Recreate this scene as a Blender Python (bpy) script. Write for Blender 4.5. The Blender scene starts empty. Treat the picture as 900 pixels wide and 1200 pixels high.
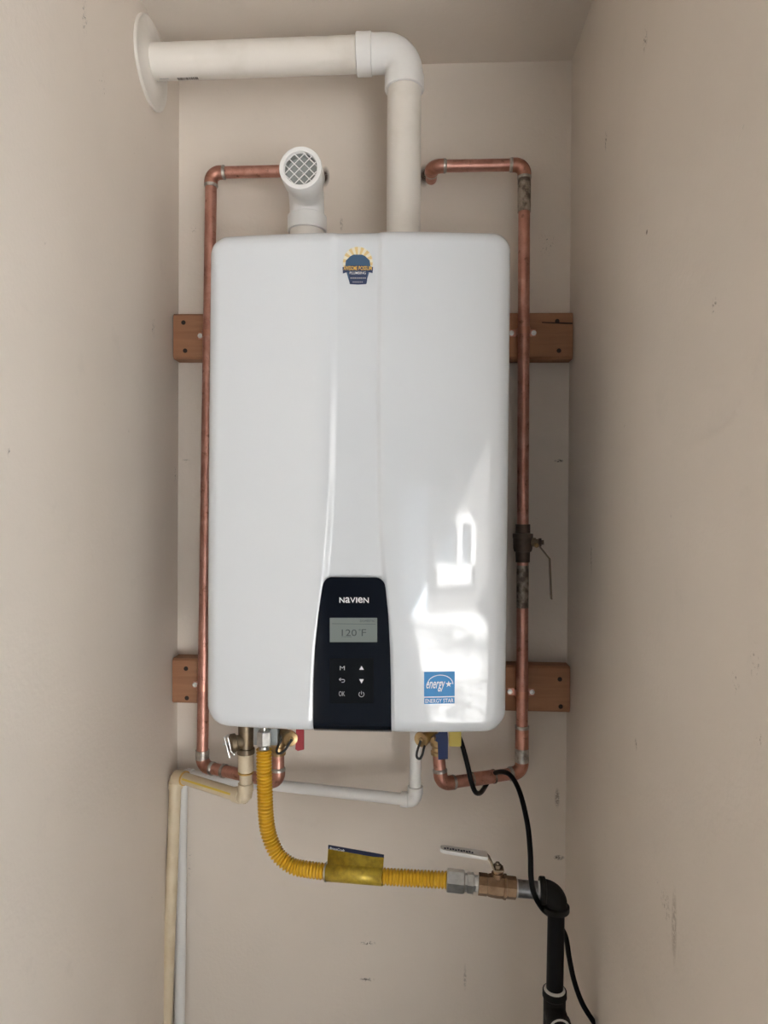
import bpy, math, random
from mathutils import Vector, Matrix
random.seed(7)
PI = math.pi
scene = bpy.context.scene
C = scene.collection

# ------------------------------------------------------------------ camera
FPX = 820.0
CAM = Vector((0.0, -1.406, 1.52))
YAW, PITCH, ROLL = math.radians(2.648), math.radians(-0.545), math.radians(0.32)
FWD = Vector((-math.sin(YAW)*math.cos(PITCH), math.cos(YAW)*math.cos(PITCH), math.sin(PITCH)))
_r = Vector((math.cos(YAW), math.sin(YAW), 0)); _u = _r.cross(FWD)
RIGHT = _r*math.cos(ROLL) + _u*math.sin(ROLL)
UP = -_r*math.sin(ROLL) + _u*math.cos(ROLL)
cam_d = bpy.data.cameras.new('camera'); cam = bpy.data.objects.new('camera', cam_d); C.objects.link(cam)
cam_d.sensor_fit = 'VERTICAL'; cam_d.sensor_height = 36.0; cam_d.lens = FPX*36.0/1200.0
cam_d.clip_start = 0.02
cam.matrix_world = Matrix(((RIGHT.x, UP.x, -FWD.x, CAM.x), (RIGHT.y, UP.y, -FWD.y, CAM.y), (RIGHT.z, UP.z, -FWD.z, CAM.z), (0, 0, 0, 1)))
scene.camera = cam

# ------------------------------------------------------------------ light
world = bpy.data.worlds.new('world'); scene.world = world; world.use_nodes = True
bg = world.node_tree.nodes['Background']
bg.inputs[0].default_value = (0.80, 0.90, 1.0, 1); bg.inputs[1].default_value = 1.2
sun_d = bpy.data.lights.new('sun', 'SUN'); sun_d.energy = 20.0; sun_d.angle = math.radians(0.6); sun_d.color = (1.0, 0.985, 0.96)
sun = bpy.data.objects.new('sun', sun_d); C.objects.link(sun)
SUN_DIR = Vector((1.0, 0.6, 1.0)).normalized()      # towards the sun: off to the right, just behind the facade
sun.rotation_euler = SUN_DIR.to_track_quat('Z', 'Y').to_euler()
sun.location = (0, 0, 6)
vs = scene.view_settings
vs.view_transform = 'Standard'; vs.look = 'None'; vs.gamma = 1.0; vs.use_curve_mapping = False
vs.exposure = 2.66

# ------------------------------------------------------------------ geometry helpers
def P(px, py, Y):
    d = RIGHT*((px-450)/FPX) + UP*((600-py)/FPX) + FWD
    return CAM + d*((Y-CAM.y)/d.y)
def PX(px, py, X):
    d = RIGHT*((px-450)/FPX) + UP*((600-py)/FPX) + FWD
    return CAM + d*((X-CAM.x)/d.x)

ORIGIN = {}
class MB:
    def __init__(s): s.v = []; s.f = []; s.mi = []; s.m = 0
    def add(s, vs_, fs):
        b = len(s.v); s.v += [Vector(p) for p in vs_]
        for f in fs: s.f.append([b+i for i in f]); s.mi.append(s.m)
        return s
    def box(s, lo, hi):
        x0, y0, z0 = lo; x1, y1, z1 = hi
        return s.add([(x0,y0,z0),(x1,y0,z0),(x1,y1,z0),(x0,y1,z0),(x0,y0,z1),(x1,y0,z1),(x1,y1,z1),(x0,y1,z1)],
                     [(0,3,2,1),(4,5,6,7),(0,1,5,4),(1,2,6,5),(2,3,7,6),(3,0,4,7)])
    def obox(s, c, ax, ay, az, bev=0.0):
        """box about c with half-axis vectors; bev chamfers the edges parallel to ay"""
        c = Vector(c); ax = Vector(ax); ay = Vector(ay); az = Vector(az)
        if bev <= 0:
            ring = [(-1,-1),(1,-1),(1,1),(-1,1)]
        else:
            bx = bev/ax.length; bz = bev/az.length
            ring = [(-1+bx,-1),(1-bx,-1),(1,-1+bz),(1,1-bz),(1-bx,1),(-1+bx,1),(-1,1-bz),(-1,-1+bz)]
        n = len(ring)
        vs_ = [c+ax*a+az*b-ay for a, b in ring] + [c+ax*a+az*b+ay for a, b in ring]
        return s.add(vs_, [list(range(n)), list(range(2*n-1, n-1, -1))] + [(i, i+n, (i+1) % n+n, (i+1) % n) for i in range(n)])
    def lathe(s, p0, ax, prof, n=24, cap=True, up=None, phase=0.0):
        """revolve profile [(t, r)] about axis ax from p0"""
        p0 = Vector(p0); ax = Vector(ax).normalized()
        h = Vector(up) if up is not None else (Vector((0,0,1)) if abs(ax.z) < .8 else Vector((1,0,0)))
        e1 = (h-ax*h.dot(ax)).normalized(); e2 = ax.cross(e1)
        vs_ = []; fs = []
        for t, r in prof:
            for k in range(n):
                a = 2*PI*k/n+phase; vs_.append(p0+ax*t+e1*(r*math.cos(a))+e2*(r*math.sin(a)))
        m = len(prof)
        for i in range(m-1):
            for k in range(n):
                k2 = (k+1) % n; fs.append((i*n+k, i*n+k2, (i+1)*n+k2, (i+1)*n+k))
        if cap:
            fs.append(list(range(n-1, -1, -1))); fs.append([(m-1)*n+k for k in range(n)])
        return s.add(vs_, fs)
    def tube(s, pts, r, n=16, cap=True):
        """sweep a circle along pts; r a number or a list"""
        pts = [Vector(p) for p in pts]; m = len(pts)
        rs = r if isinstance(r, (list, tuple)) else [r]*m
        tang = [(pts[min(i+1, m-1)]-pts[max(i-1, 0)]).normalized() for i in range(m)]
        h = Vector((0,0,1)) if abs(tang[0].z) < .8 else Vector((1,0,0))
        e1 = (h-tang[0]*h.dot(tang[0])).normalized()
        vs_ = []; fs = []
        for i in range(m):
            e1 = (e1-tang[i]*e1.dot(tang[i])).normalized(); e2 = tang[i].cross(e1)
            for k in range(n):
                a = 2*PI*k/n; vs_.append(pts[i]+e1*(rs[i]*math.cos(a))+e2*(rs[i]*math.sin(a)))
        for i in range(m-1):
            for k in range(n):
                k2 = (k+1) % n; fs.append((i*n+k, i*n+k2, (i+1)*n+k2, (i+1)*n+k))
        if cap:
            fs.append(list(range(n-1, -1, -1))); fs.append([(m-1)*n+k for k in range(n)])
        return s.add(vs_, fs)
    def poly_plate(s, pts, off):
        """extrude a planar polygon by vector off"""
        n = len(pts); off = Vector(off); pts = [Vector(p) for p in pts]
        return s.add(pts+[p+off for p in pts], [list(range(n)), list(range(2*n-1, n-1, -1))]+[(i, i+n, (i+1) % n+n, (i+1) % n) for i in range(n)])
    def build(s, name, mat, parent=None, sharp=35, local=False):
        o0 = ORIGIN.get(parent, Vector((0,0,0))) if parent is not None and not local else Vector((0,0,0))
        me = bpy.data.meshes.new(name)
        me.from_pydata([tuple(p-o0) for p in s.v], [], s.f)
        mats = mat if isinstance(mat, (list, tuple)) else [mat]
        for m_ in mats: me.materials.append(M[m_])
        if len(mats) > 1: me.polygons.foreach_set('material_index', s.mi)
        import bmesh
        b = bmesh.new(); b.from_mesh(me); bmesh.ops.recalc_face_normals(b, faces=b.faces); b.to_mesh(me); b.free()
        me.polygons.foreach_set('use_smooth', [True]*len(me.polygons))
        me.set_sharp_from_angle(angle=math.radians(sharp))
        o = bpy.data.objects.new(name, me); C.objects.link(o)
        if parent is not None:
            o.parent = parent; ORIGIN[o] = ORIGIN.get(parent, Vector((0,0,0)))
        else: ORIGIN[o] = Vector((0,0,0))
        return o

def arc(a, b, c, r, n=8):
    """fillet: points of an arc of radius r rounding the corner b between a and c"""
    a, b, c = Vector(a), Vector(b), Vector(c)
    u = (a-b).normalized(); w = (c-b).normalized()
    th = u.angle(w); d = r/math.tan(th/2)
    d = min(d, (a-b).length*.98, (c-b).length*.98); r = d*math.tan(th/2)
    ctr = b+(u+w).normalized()*(r/math.sin(th/2))
    s0 = b+u*d-ctr; s1 = b+w*d-ctr
    out = []
    ang = s0.angle(s1)
    for i in range(n+1):
        t = i/n
        out.append(ctr+(s0*math.sin((1-t)*ang)+s1*math.sin(t*ang))/math.sin(ang))
    return out
def catmull(pts, n=8):
    pts = [Vector(p) for p in pts]; q = [pts[0]*2-pts[1]]+pts+[pts[-1]*2-pts[-2]]
    out = []
    for i in range(1, len(q)-2):
        p0, p1, p2, p3 = q[i-1:i+3]
        for k in range(n):
            t = k/n
            out.append(.5*((2*p1)+(p2-p0)*t+(2*p0-5*p1+4*p2-p3)*t*t+(3*p1-p0-3*p2+p3)*t**3))
    out.append(pts[-1]); return out
def thing(name, label, cat, loc, group=None):
    o = bpy.data.objects.new(name, None); C.objects.link(o); o.location = loc; o.empty_display_size = .03
    o['label'] = label; o['category'] = cat
    if group: o['group'] = group
    ORIGIN[o] = Vector(loc); return o
def tag(o, label, cat=None, group=None):
    o['label'] = label
    if cat: o['category'] = cat
    if group: o['group'] = group
    return o
def structure(o, label=None):
    o['kind'] = 'structure'
    if label: o['label'] = label
    return o

# ------------------------------------------------------------------ materials
M = {}
def new_mat(name):
    m = bpy.data.materials.new(name); m.use_nodes = True; M[name] = m
    nt = m.node_tree; return m, nt, nt.nodes['Principled BSDF']
def node(nt, typ, **kw):
    n = nt.nodes.new(typ)
    for k, v in kw.items(): setattr(n, k, v)
    return n
def noise(nt, vec, scale, detail=4, rough=.55, dist=0):
    n = node(nt, 'ShaderNodeTexNoise'); n.inputs['Scale'].default_value = scale; n.inputs['Detail'].default_value = detail
    n.inputs['Roughness'].default_value = rough; n.inputs['Distortion'].default_value = dist
    if vec is not None: nt.links.new(vec, n.inputs['Vector'])
    return n.outputs['Fac']
def ramp(nt, fac, a, b, ca=(0,0,0,1), cb=(1,1,1,1)):
    r = node(nt, 'ShaderNodeValToRGB'); e = r.color_ramp.elements
    e[0].position = a; e[0].color = ca; e[1].position = b; e[1].color = cb
    nt.links.new(fac, r.inputs['Fac']); return r.outputs['Color']
def mixc(nt, fac, a, b):
    m = node(nt, 'ShaderNodeMix', data_type='RGBA')
    for s, v in (('Factor', fac), ('A', a), ('B', b)):
        sock = [i for i in m.inputs if i.name == s and i.enabled][0] if s == 'Factor' else [i for i in m.inputs if i.name == s and i.type == 'RGBA'][0]
        if isinstance(v, (int, float)): sock.default_value = v
        elif isinstance(v, tuple): sock.default_value = v if len(v) == 4 else (*v, 1)
        else: nt.links.new(v, sock)
    return [o for o in m.outputs if o.type == 'RGBA'][0]
def bump(nt, bs, height, strength, dist=.001):
    b = node(nt, 'ShaderNodeBump'); b.inputs['Strength'].default_value = strength; b.inputs['Distance'].default_value = dist
    nt.links.new(height, b.inputs['Height']); nt.links.new(b.outputs['Normal'], bs.inputs['Normal'])
def coords(nt): return node(nt, 'ShaderNodeTexCoord').outputs['Object']
def simple(name, col, rough=.5, metal=0, var=None, vscale=30, vrange=(.4, .65), bscale=0, bstr=.1, coat=0, spec=None):
    m, nt, bs = new_mat(name)
    bs.inputs['Roughness'].default_value = rough; bs.inputs['Metallic'].default_value = metal
    if coat: bs.inputs['Coat Weight'].default_value = coat; bs.inputs['Coat Roughness'].default_value = .04
    if spec is not None: bs.inputs['Specular IOR Level'].default_value = spec
    c = coords(nt)
    if var:
        f = ramp(nt, noise(nt, c, vscale), *vrange)
        nt.links.new(mixc(nt, f, col, var), bs.inputs['Base Color'])
    else: bs.inputs['Base Color'].default_value = (*col, 1)
    if bscale: bump(nt, bs, noise(nt, c, bscale, 2), bstr)
    return m

def wall_mat(name, col, marks=()):
    m, nt, bs = new_mat(name); c = coords(nt)
    bs.inputs['Roughness'].default_value = .62; bs.inputs['Specular IOR Level'].default_value = .3
    dark = tuple(v*.93 for v in col)
    cc = mixc(nt, ramp(nt, noise(nt, c, 2.4, 5), .35, .7), col, dark)
    cc = mixc(nt, ramp(nt, noise(nt, c, 11, 6, .7), .60, .85), cc, tuple(v*.88 for v in col))
    cc = mixc(nt, ramp(nt, noise(nt, c, 60, 3, .6), .73, .80), cc, tuple(v*.72 for v in col))
    n1 = None
    for (ctr, rad, mc, dens) in marks:
        s = node(nt, 'ShaderNodeVectorMath', operation='SUBTRACT'); nt.links.new(c, s.inputs[0]); s.inputs[1].default_value = ctr
        d = node(nt, 'ShaderNodeVectorMath', operation='DIVIDE'); nt.links.new(s.outputs[0], d.inputs[0]); d.inputs[1].default_value = rad
        l = node(nt, 'ShaderNodeVectorMath', operation='LENGTH'); nt.links.new(d.outputs[0], l.inputs[0])
        k = ramp(nt, l.outputs['Value'], .35, 1.0, (1,1,1,1), (0,0,0,1))
        if n1 is None: n1 = noise(nt, c, 210, 4, .7)
        ms = node(nt, 'ShaderNodeMath', operation='MULTIPLY'); nt.links.new(k, ms.inputs[0])
        nt.links.new(ramp(nt, n1, .60-dens*.4, .72-dens*.4), ms.inputs[1])
        cc = mixc(nt, ms.outputs[0], cc, mc)
    nt.links.new(cc, bs.inputs['Base Color'])
    bump(nt, bs, noise(nt, c, 130, 3), .22, .002)
    return m

XL, XR, ZC = -0.4856, 0.3014, 1.52+.8806
BIG = 5.0
def mk(px, py, rx, rz, col=(.09,.075,.06), dens=.3):
    p = P(px, py, 0); return ((p.x, 0, p.z), (rx, BIG, rz), col, dens)
def mkr(px, py, ry, rz, col=(.17,.13,.10), dens=.2):
    p = PX(px, py, XR); return ((XR, p.y, p.z), (BIG, ry, rz), col, dens)
def mkl(px, py, ry, rz, col=(.12,.10,.08), dens=.2):
    p = PX(px, py, XL); return ((XL, p.y, p.z), (BIG, ry, rz), col, dens)
WALLC = (.79, .705, .62)
wall_mat('paint_back', WALLC, [mk(431, 1105, .017, .005), mk(430, 1148, .017, .005), mk(218, 540, .010, .004), mk(655, 540, .010, .004, dens=.5),
    mk(655, 1005, .012, .006, dens=.45), mk(653, 935, .006, .022, (.36,.3,.25), .5), mk(381, 207, .010, .022, (.06,.04,.03), .7), mk(497, 206, .012, .024, (.06,.04,.03), .7),
    mk(227, 268, .006, .012, (.3,.25,.21), .15), mk(641, 285, .02, .03, (.2,.17,.14), .1), mk(545, 1145, .004, .03, (.52,.46,.40), .4), mk(400, 262, .004, .018, (.5,.44,.38), .4),
    mk(218, 1010, .02, .06, (.3,.26,.22), .05)])
wall_mat('paint_left', WALLC, [mkl(99, 20, .01, .03), mkl(180, 385, .01, .02), mkl(10, 530, .006, .006), mkl(120, 97, .02, .03, (.3,.25,.2), 0), mkl(205, 555, .006, .02)])
wall_mat('paint_right', tuple(v*.97 for v in WALLC), [mkr(790, 1085, .010, .05, (.50,.42,.35), .5), mkr(885, 775, .012, .02, (.36,.29,.23), .1), mkr(862, 800, .010, .014, (.36,.29,.23), .1), mkr(745, 873, .006, .010, (.3,.24,.19), .3), mkr(693, 655, .008, .035, (.40,.33,.27), .3),
    mkr(838, 360, .01, .012), mkr(756, 45, .012, .02), mkr(710, 165, .008, .02), mkr(890, 868, .010, .014, (.36,.29,.23), .1), mkr(758, 272, .004, .004, dens=.6), mkr(780, 1060, .02, .02, (.4,.33,.27), .2)])
wall_mat('paint_ceiling', tuple(v*.95 for v in WALLC))
simple('concrete', (.46,.46,.46), .85, var=(.36,.36,.36), vscale=3, bscale=40, bstr=.3)
simple('floor_slab', (.14,.135,.13), .8, var=(.10,.10,.095), vscale=5)
simple('stucco', (.62,.61,.60), .9, bscale=60, bstr=.4)
simple('dark_stucco', (.15,.145,.14), .9, bscale=60, bstr=.4)
simple('reflection_pale', (.55,.63,.72), .5)
simple('window_white', (.8,.8,.8), .4)
simple('window_glass', (.10,.12,.14), .05)
simple('bark', (.12,.08,.05), .9); simple('leaf', (.10,.20,.04), .6)
simple('shade_roof_grey', (.20,.19,.18), .8)
# heater white: enamel with a faint orange-peel
m, nt, bs = new_mat('enamel')
bs.inputs['Base Color'].default_value = (.67,.70,.735,1); bs.inputs['Roughness'].default_value = .30
bs.inputs['Coat Weight'].default_value = 1.0; bs.inputs['Coat IOR'].default_value = 1.58; bs.inputs['Coat Roughness'].default_value = .03
c = coords(nt); b = node(nt, 'ShaderNodeBump'); b.inputs['Strength'].default_value = .022; b.inputs['Distance'].default_value = .001
nt.links.new(noise(nt, c, 330, 2), b.inputs['Height']); nt.links.new(b.outputs['Normal'], bs.inputs['Coat Normal'])
simple('grey_chassis', (.45,.46,.47), .5)
simple('black_glass', (.004,.006,.011), .10, spec=.22)
simple('key_black', (.003,.004,.006), .16, spec=.2)
simple('lcd', (.19,.22,.21), .25)
simple('lcd_ink', (.035,.045,.045), .4)
simple('print_white', (.75,.75,.77), .5)
simple('print_grey', (.42,.42,.43), .5)
simple('energy_blue', (.045,.27,.62), .4, spec=.3)
simple('energy_white', (.78,.83,.88), .35)
simple('sticker_yellow', (.74,.56,.26), .4); simple('sticker_cream', (.80,.74,.60), .4); simple('sticker_navy', (.03,.05,.12), .4)
simple('sticker_gold', (.80,.50,.10), .4); simple('sticker_blue', (.05,.11,.20), .4)
simple('pvc_cream', (.80,.755,.695), .38, var=(.72,.67,.60), vscale=14, vrange=(.5,.75))
simple('pvc_white', (.84,.83,.815), .33)
simple('throat_grey', (.40,.415,.40), .7, var=(.33,.345,.33), vscale=40)
simple('pvc_drain', (.80,.79,.77), .38)
simple('cpvc', (.72,.61,.44), .4, var=(.66,.54,.37), vscale=25)
simple('cpvc_stripe', (.72,.52,.08), .45); simple('cpvc_glue', (.62,.38,.10), .45)
def copper_mat(name, a, b_, dk):
    m, nt, bs = new_mat(name); c = coords(nt)
    bs.inputs['Metallic'].default_value = .82
    n1 = noise(nt, c, 28, 5, .65, .6); n2 = noise(nt, c, 75, 4, .6)
    cc = mixc(nt, ramp(nt, n1, .38, .62), a, b_)
    cc = mixc(nt, ramp(nt, n2, .60, .70), cc, dk)
    nt.links.new(cc, bs.inputs['Base Color'])
    nt.links.new(ramp(nt, n1, .3, .7, (.30,)*3+(1,), (.5,)*3+(1,)), bs.inputs['Roughness'])
copper_mat('copper', (.60,.325,.26), (.47,.225,.175), (.30,.14,.10))
copper_mat('copper_fitting', (.55,.28,.215), (.38,.175,.125), (.22,.11,.08))
simple('solder', (.55,.52,.48), .35, .85, var=(.30,.27,.24), vscale=90)
simple('copper_flux', (.42,.36,.30), .5, .6, var=(.14,.11,.09), vscale=70, vrange=(.42,.58))
m, nt, bs = new_mat('wood'); c = coords(nt)
mp = node(nt, 'ShaderNodeMapping'); mp.inputs['Scale'].default_value = (2.2, 30, 30); nt.links.new(c, mp.inputs['Vector'])
n1 = noise(nt, mp.outputs[0], 2.2, 6, .6, .5); n2 = noise(nt, c, 6, 3)
cc = mixc(nt, ramp(nt, n1, .32, .68), (.42,.215,.115), (.30,.14,.075)); cc = mixc(nt, ramp(nt, n2, .45, .75), cc, (.36,.15,.07))
nt.links.new(cc, bs.inputs['Base Color']); bs.inputs['Roughness'].default_value = .68; bump(nt, bs, n1, .15)
simple('wood_end', (.30,.15,.08), .75, var=(.20,.09,.05), vscale=60)
simple('hole_dark', (.03,.018,.012), .8)
simple('zinc', (.72,.72,.70), .28, 1, var=(.55,.55,.54), vscale=60)
simple('steel', (.62,.62,.60), .32, 1)
simple('grey_fitting', (.36,.38,.38), .55, .3)
simple('brass', (.50,.36,.19), .32, .9, var=(.36,.24,.12), vscale=40)
simple('brass_dark', (.27,.21,.14), .42, .85, var=(.18,.14,.10), vscale=40)
simple('bronze_dark', (.13,.095,.075), .55, .6, var=(.08,.06,.05), vscale=50)
simple('brass_gas', (.33,.215,.13), .36, .85, var=(.24,.15,.09), vscale=60)
simple('red_plastic', (.42,.035,.05), .45); simple('blue_plastic', (.008,.024,.11), .45, spec=.3)
simple('yellow_plastic', (.56,.43,.06), .45); simple('yellow_coating', (.72,.42,.03), .36)
simple('rubber', (.012,.012,.012), .5); simple('cord_black', (.004,.004,.0045), .45, spec=.15)
simple('iron', (.008,.008,.0075), .6, 0, spec=.18, var=(.014,.0135,.0125), vscale=60, bscale=300, bstr=.15)
simple('iron_pipe', (.005,.005,.006), .5, spec=.12)
simple('thread_tape', (.66,.64,.60), .6)
simple('nipple_steel', (.30,.30,.30), .38, .9, var=(.16,.15,.15), vscale=60)
simple('handle_white', (.74,.72,.69), .45)
simple('foil_yellow', (.62,.45,.055), .35, .35, var=(.42,.29,.04), vscale=90)
simple('foil_navy', (.008,.013,.045), .45, spec=.3)
simple('strap_copper', (.55,.27,.2), .35, .9)

# ------------------------------------------------------------------ the room
T = .10; YO = -.86; YW = -2.2; ROOF_X = 3.2      # closet mouth, end of left wall's added light-blocking run, edge of added shade roof
structure(MB().box((XL-T, 0, 0), (XR+T, T, ZC)).build('wall_back', 'paint_back'), 'beige painted back wall of the closet')
structure(MB().box((XL-T, YW, 0), (XL, 0, 2.6)).build('wall_left', 'paint_left'), 'beige painted closet wall on the left')
structure(MB().box((XR, YO, 0), (XR+T, 0, ZC)).build('wall_right', 'paint_right'), 'beige painted closet wall on the right with scuffs')
structure(MB().box((XL-T, YO, ZC), (XR+T, T, ZC+T)).build('ceiling', 'paint_ceiling'), 'beige painted closet ceiling')
structure(MB().box((XL-T, YO, -.05), (XR+T, T, 0)).build('floor', 'floor_slab'), 'concrete closet floor')
# the outside of the building behind the camera: a yard, its roof and side walls added to shape the light
structure(MB().box((-9, -14, -.12), (14, YO, -.02)).build('ground', 'concrete'), 'concrete yard outside the closet')
structure(MB().box((XR+T, YO-.02, -.02), (XR+T+6, YO+.12, 2.6)).build('wall_front', 'stucco'), 'stucco outer wall right of the closet mouth')
structure(MB().box((XL-T, YO-.02, 2.34), (XR+T, YO, 2.6)).build('wall_header', 'stucco'), 'stucco header over the closet mouth')
structure(MB().box((-3.0, -8.0, 2.6), (ROOF_X, T+1, 2.75)).build('shade_roof', 'shade_roof_grey'), 'unseen roof added over the yard to hide the sky')  # unseen roof, added to block the sky and shade the near ground
structure(MB().box((-9, -8.2, -.02), (14, -8.0, 4.8)).build('wall_opposite', 'dark_stucco'), 'stucco wall across the yard')
structure(MB().box((-2.9, -8.0, -.02), (-2.7, YW, 2.6)).build('shade_wall_left', 'dark_stucco'), 'unseen stucco wall added to darken the left of the yard')  # unseen, added to keep the yard's left side dark
structure(MB().box((4.3, -8.0, -.02), (4.5, YO-.02, 1.6)).build('shade_wall_right', 'dark_stucco'), 'unseen low stucco wall added to trim the sunlit ground')  # unseen, added so that its shade ends the sunlit patch
w1 = structure(MB().box((1.30, -7.995, .60), (2.50, -7.96, 1.30)).build('window_1', 'window_glass'), 'white framed window across the yard')
mb = MB()
for lo_, hi_ in (((1.2, -7.99, .40), (2.6, -7.90, .66)), ((1.2, -7.99, 1.25), (2.6, -7.90, 1.36)), ((1.2, -7.99, .40), (1.34, -7.90, 1.36)), ((1.98, -7.99, .6), (2.10, -7.90, 1.3)), ((2.46, -7.99, .40), (2.6, -7.90, 1.36))): mb.box(lo_, hi_)
mb.build('window_frame', 'window_white', w1)
d1_ = structure(MB().box((.30, -7.995, -.02), (1.02, -7.95, 1.75)).build('reflection_panel', 'reflection_pale'), 'pale blue panel added across the yard for the heater to mirror')  # added pale stand-in so the heater front reflects a bluish shape
MB().lathe((.95, -7.95, .9), (0, 1, 0), [(0, .03), (.01, .03), (.012, .015), (.05, .015), (.055, .03), (.08, .025)], 12).build('panel_knob', 'brass', d1_)
# a tree out of view, added so its leaves dapple the sunlit concrete
TX, TY = 5.6, -2.8
tr = thing('dapple_tree', 'leafy green tree added out of view to dapple the sunlit ground', 'tree', (TX, TY, -.02))
MB().tube(catmull([(TX, TY, -.02), (TX+.02, TY-.02, 1.2), (TX+.1, TY+.05, 2.3), (TX+.15, TY+.1, 3.8)], 5), [.14-.0055*i for i in range(16)], 12).build('trunk', 'bark', tr)
rnd = random.Random(3); mb = MB()
clumps = [Vector((TX+rnd.uniform(-1.7, 1.7), TY+rnd.uniform(-2.2, 2.2), 4.0+rnd.uniform(-1.0, 1.1))) for _ in range(30)]
for cl in clumps:
    gx, gy = cl.x-cl.z, cl.y-cl.z*.6          # where its shade falls: leave a clear sunlit pool by the closet
    if gx < 1.0 and -5.4 < gy < -4.5: continue
    for _ in range(70):
        p = cl+Vector((rnd.gauss(0, .28), rnd.gauss(0, .28), rnd.gauss(0, .20)))
        a = Vector((rnd.uniform(-1, 1), rnd.uniform(-1, 1), rnd.uniform(-.5, .5))).normalized()*rnd.uniform(.06, .10)
        b_ = a.cross(Vector((rnd.uniform(-1, 1), rnd.uniform(-1, 1), rnd.uniform(-1, 1)))).normalized()*rnd.uniform(.03, .05)
        mb.add([p-a, p+b_, p+a, p-b_], [(0, 1, 2, 3)])
lf = mb.build('foliage', 'leaf', tr); lf['kind'] = 'stuff'

# ------------------------------------------------------------------ mounting boards (two lengths of lumber)
def board(label, pa, pb, h, cut):
    zt = (P(pa[0], pa[1], -.038).z+P(pb[0], pb[1], -.038).z)/2 if False else None
    a = P(pa[0], pa[1], -.039); b_ = P(pb[0], pb[1], -.039)      # top edge of the front face, both ends
    x0 = max(a.x, XL+.002); x1 = min(b_.x, XR-.002)
    base = Vector(((x0+x1)/2, 0, (a.z+b_.z)/2-h))
    t = thing('mounting_board', label, 'board', base, 'boards screwed across the back wall')
    mb = MB(); d = .004
    vs_ = []
    for x, z in ((x0, a.z), (x1, b_.z)):
        pr = [(-.001, -h), (-.039+d, -h), (-.039, -h+d), (-.039, -d), (-.039+d, 0), (-.001, 0)]
        vs_ += [(x, y, z+dz) for y, dz in pr]
    n = 6
    mb.add(vs_, [list(range(n))]); mb.m = 1; mb.mi[-1] = 1
    mb.add(vs_, [list(range(n, 2*n))]); mb.m = 0
    mb.add(vs_, [(i, (i+1) % n, (i+1) % n+n, i+n) for i in range(n)])
    mb.build('lumber', ['wood', 'wood_end'], t, 25)
    return t
bu = board('upper reddish wooden board crossing behind the white heater', (203, 367.5), (672, 366), .089, 0)
bl = board('lower reddish wooden board crossing behind the white heater', (202, 771.5), (671, 781.5), .089, 0)
def drive(t, px, py):
    p = P(px, py, -.039)
    MB().lathe(p+Vector((0,.0005,0)), (0,-1,0), [(0, .0044), (.0012, .0044), (.0013, .0036), (.0010, .0012)], 14).build('screw', 'hole_dark', t)
for q in ((215, 378), (217, 411), (653, 376.5), (655, 411)): drive(bu, *q)
for q in ((218, 783.5), (219, 818), (656, 796), (657, 828)): drive(bl, *q)
# the split along the upper board's right end
a = P(635, 378, -.0393); b_ = P(671, 379, -.0393)
MB().poly_plate([a+Vector((0,0,-.0006)), b_+Vector((0,0,-.0016)), b_+Vector((0,0,.0016)), a+Vector((0,0,.0012))], (0,.001,0)).build('crack', 'hole_dark', bu)

# ------------------------------------------------------------------ water heater
TILT = math.radians(-.22)
YF, YB = -.378, -.052
HB = P(418, 857, -.36); HT = P(420, 278, -.34)
hx0, hx1 = P(245, 560, -.345).x, P(595.5, 560, -.345).x
W = hx1-hx0; H = HT.z-HB.z
base = Vector(((hx0+hx1)/2, 0, HB.z))
heater = thing('water_heater', 'white wall-hung tankless water heater with a black control panel', 'water heater', base)
heater.rotation_euler = (0, 0, 0)
SH = math.tan(TILT)
def L(px, py, Y=YF):                       # pixel to heater coordinates on its front
    p = P(px, py, Y); return (p.x-base.x, p.z-base.z)
HW = W/2; RC_T, RC_B = .027, .034
def sdf(x, z):
    rc = RC_T if z > H/2 else RC_B
    qx = abs(x)-(HW-rc); qz = abs(z-H/2)-(H/2-rc)
    return rc-(math.hypot(max(qx, 0), max(qz, 0))+min(max(qx, qz), 0))      # distance inside the outline
RF = .020
def skin(x, z):
    d = max(sdf(x, z), 0.0)
    y = YF+.016*abs(x/HW)**2.4+.004*((z-H/2)/(H/2))**2
    if d < RF: y += .9*(RF-math.sqrt(max(RF*RF-(RF-d)**2, 0)))
    return y
def interp(tab, t):
    if t <= tab[0][0]: return tab[0][1]
    for (a, va), (b, vb) in zip(tab, tab[1:]):
        if t <= b:
            k = (t-a)/(b-a); k = k*k*(3-2*k) if False else k
            return va+(vb-va)*k
    return tab[-1][1]
def xtab(pts):                             # pixel curve -> table z -> x
    return sorted([(L(px, py)[1], L(px, py)[0]) for px, py in pts])
EL = xtab([(390, 276), (391, 450), (389, 560), (386, 620), (381, 680), (370, 760), (364, 860)])
ER = xtab([(444, 276), (443, 450), (444, 560), (446, 620), (451, 680), (459, 760), (462, 860)])
def sstep(a, b, t):
    t = min(max((t-a)/(b-a), 0), 1); return t*t*(3-2*t)
cl0, cr0 = interp(EL, H*.6), interp(ER, H*.6)
def colset():
    s = set()
    for i in range(61): s.add(round(-HW+W*i/60, 5))
    for i in range(15):
        v = .03*(i/14)**1.6; s.add(round(-HW+v, 5)); s.add(round(HW-v, 5))
    for e in (cl0, cr0):
        for k in range(-8, 9): s.add(round(e+k*.0011, 5))
    s = sorted(s); out = [s[0]]
    for v in s[1:]:
        if v-out[-1] > .0005: out.append(v)
    out[-1] = HW; return out
cols = colset()
rows = sorted(set([round(i/70, 4) for i in range(71)]+[round(.045*(i/14)**1.6, 4) for i in range(15)]+[round(1-.045*(i/14)**1.6, 4) for i in range(15)]))
mb = MB(); vs_ = []; nc, nr = len(cols), len(rows)
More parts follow.
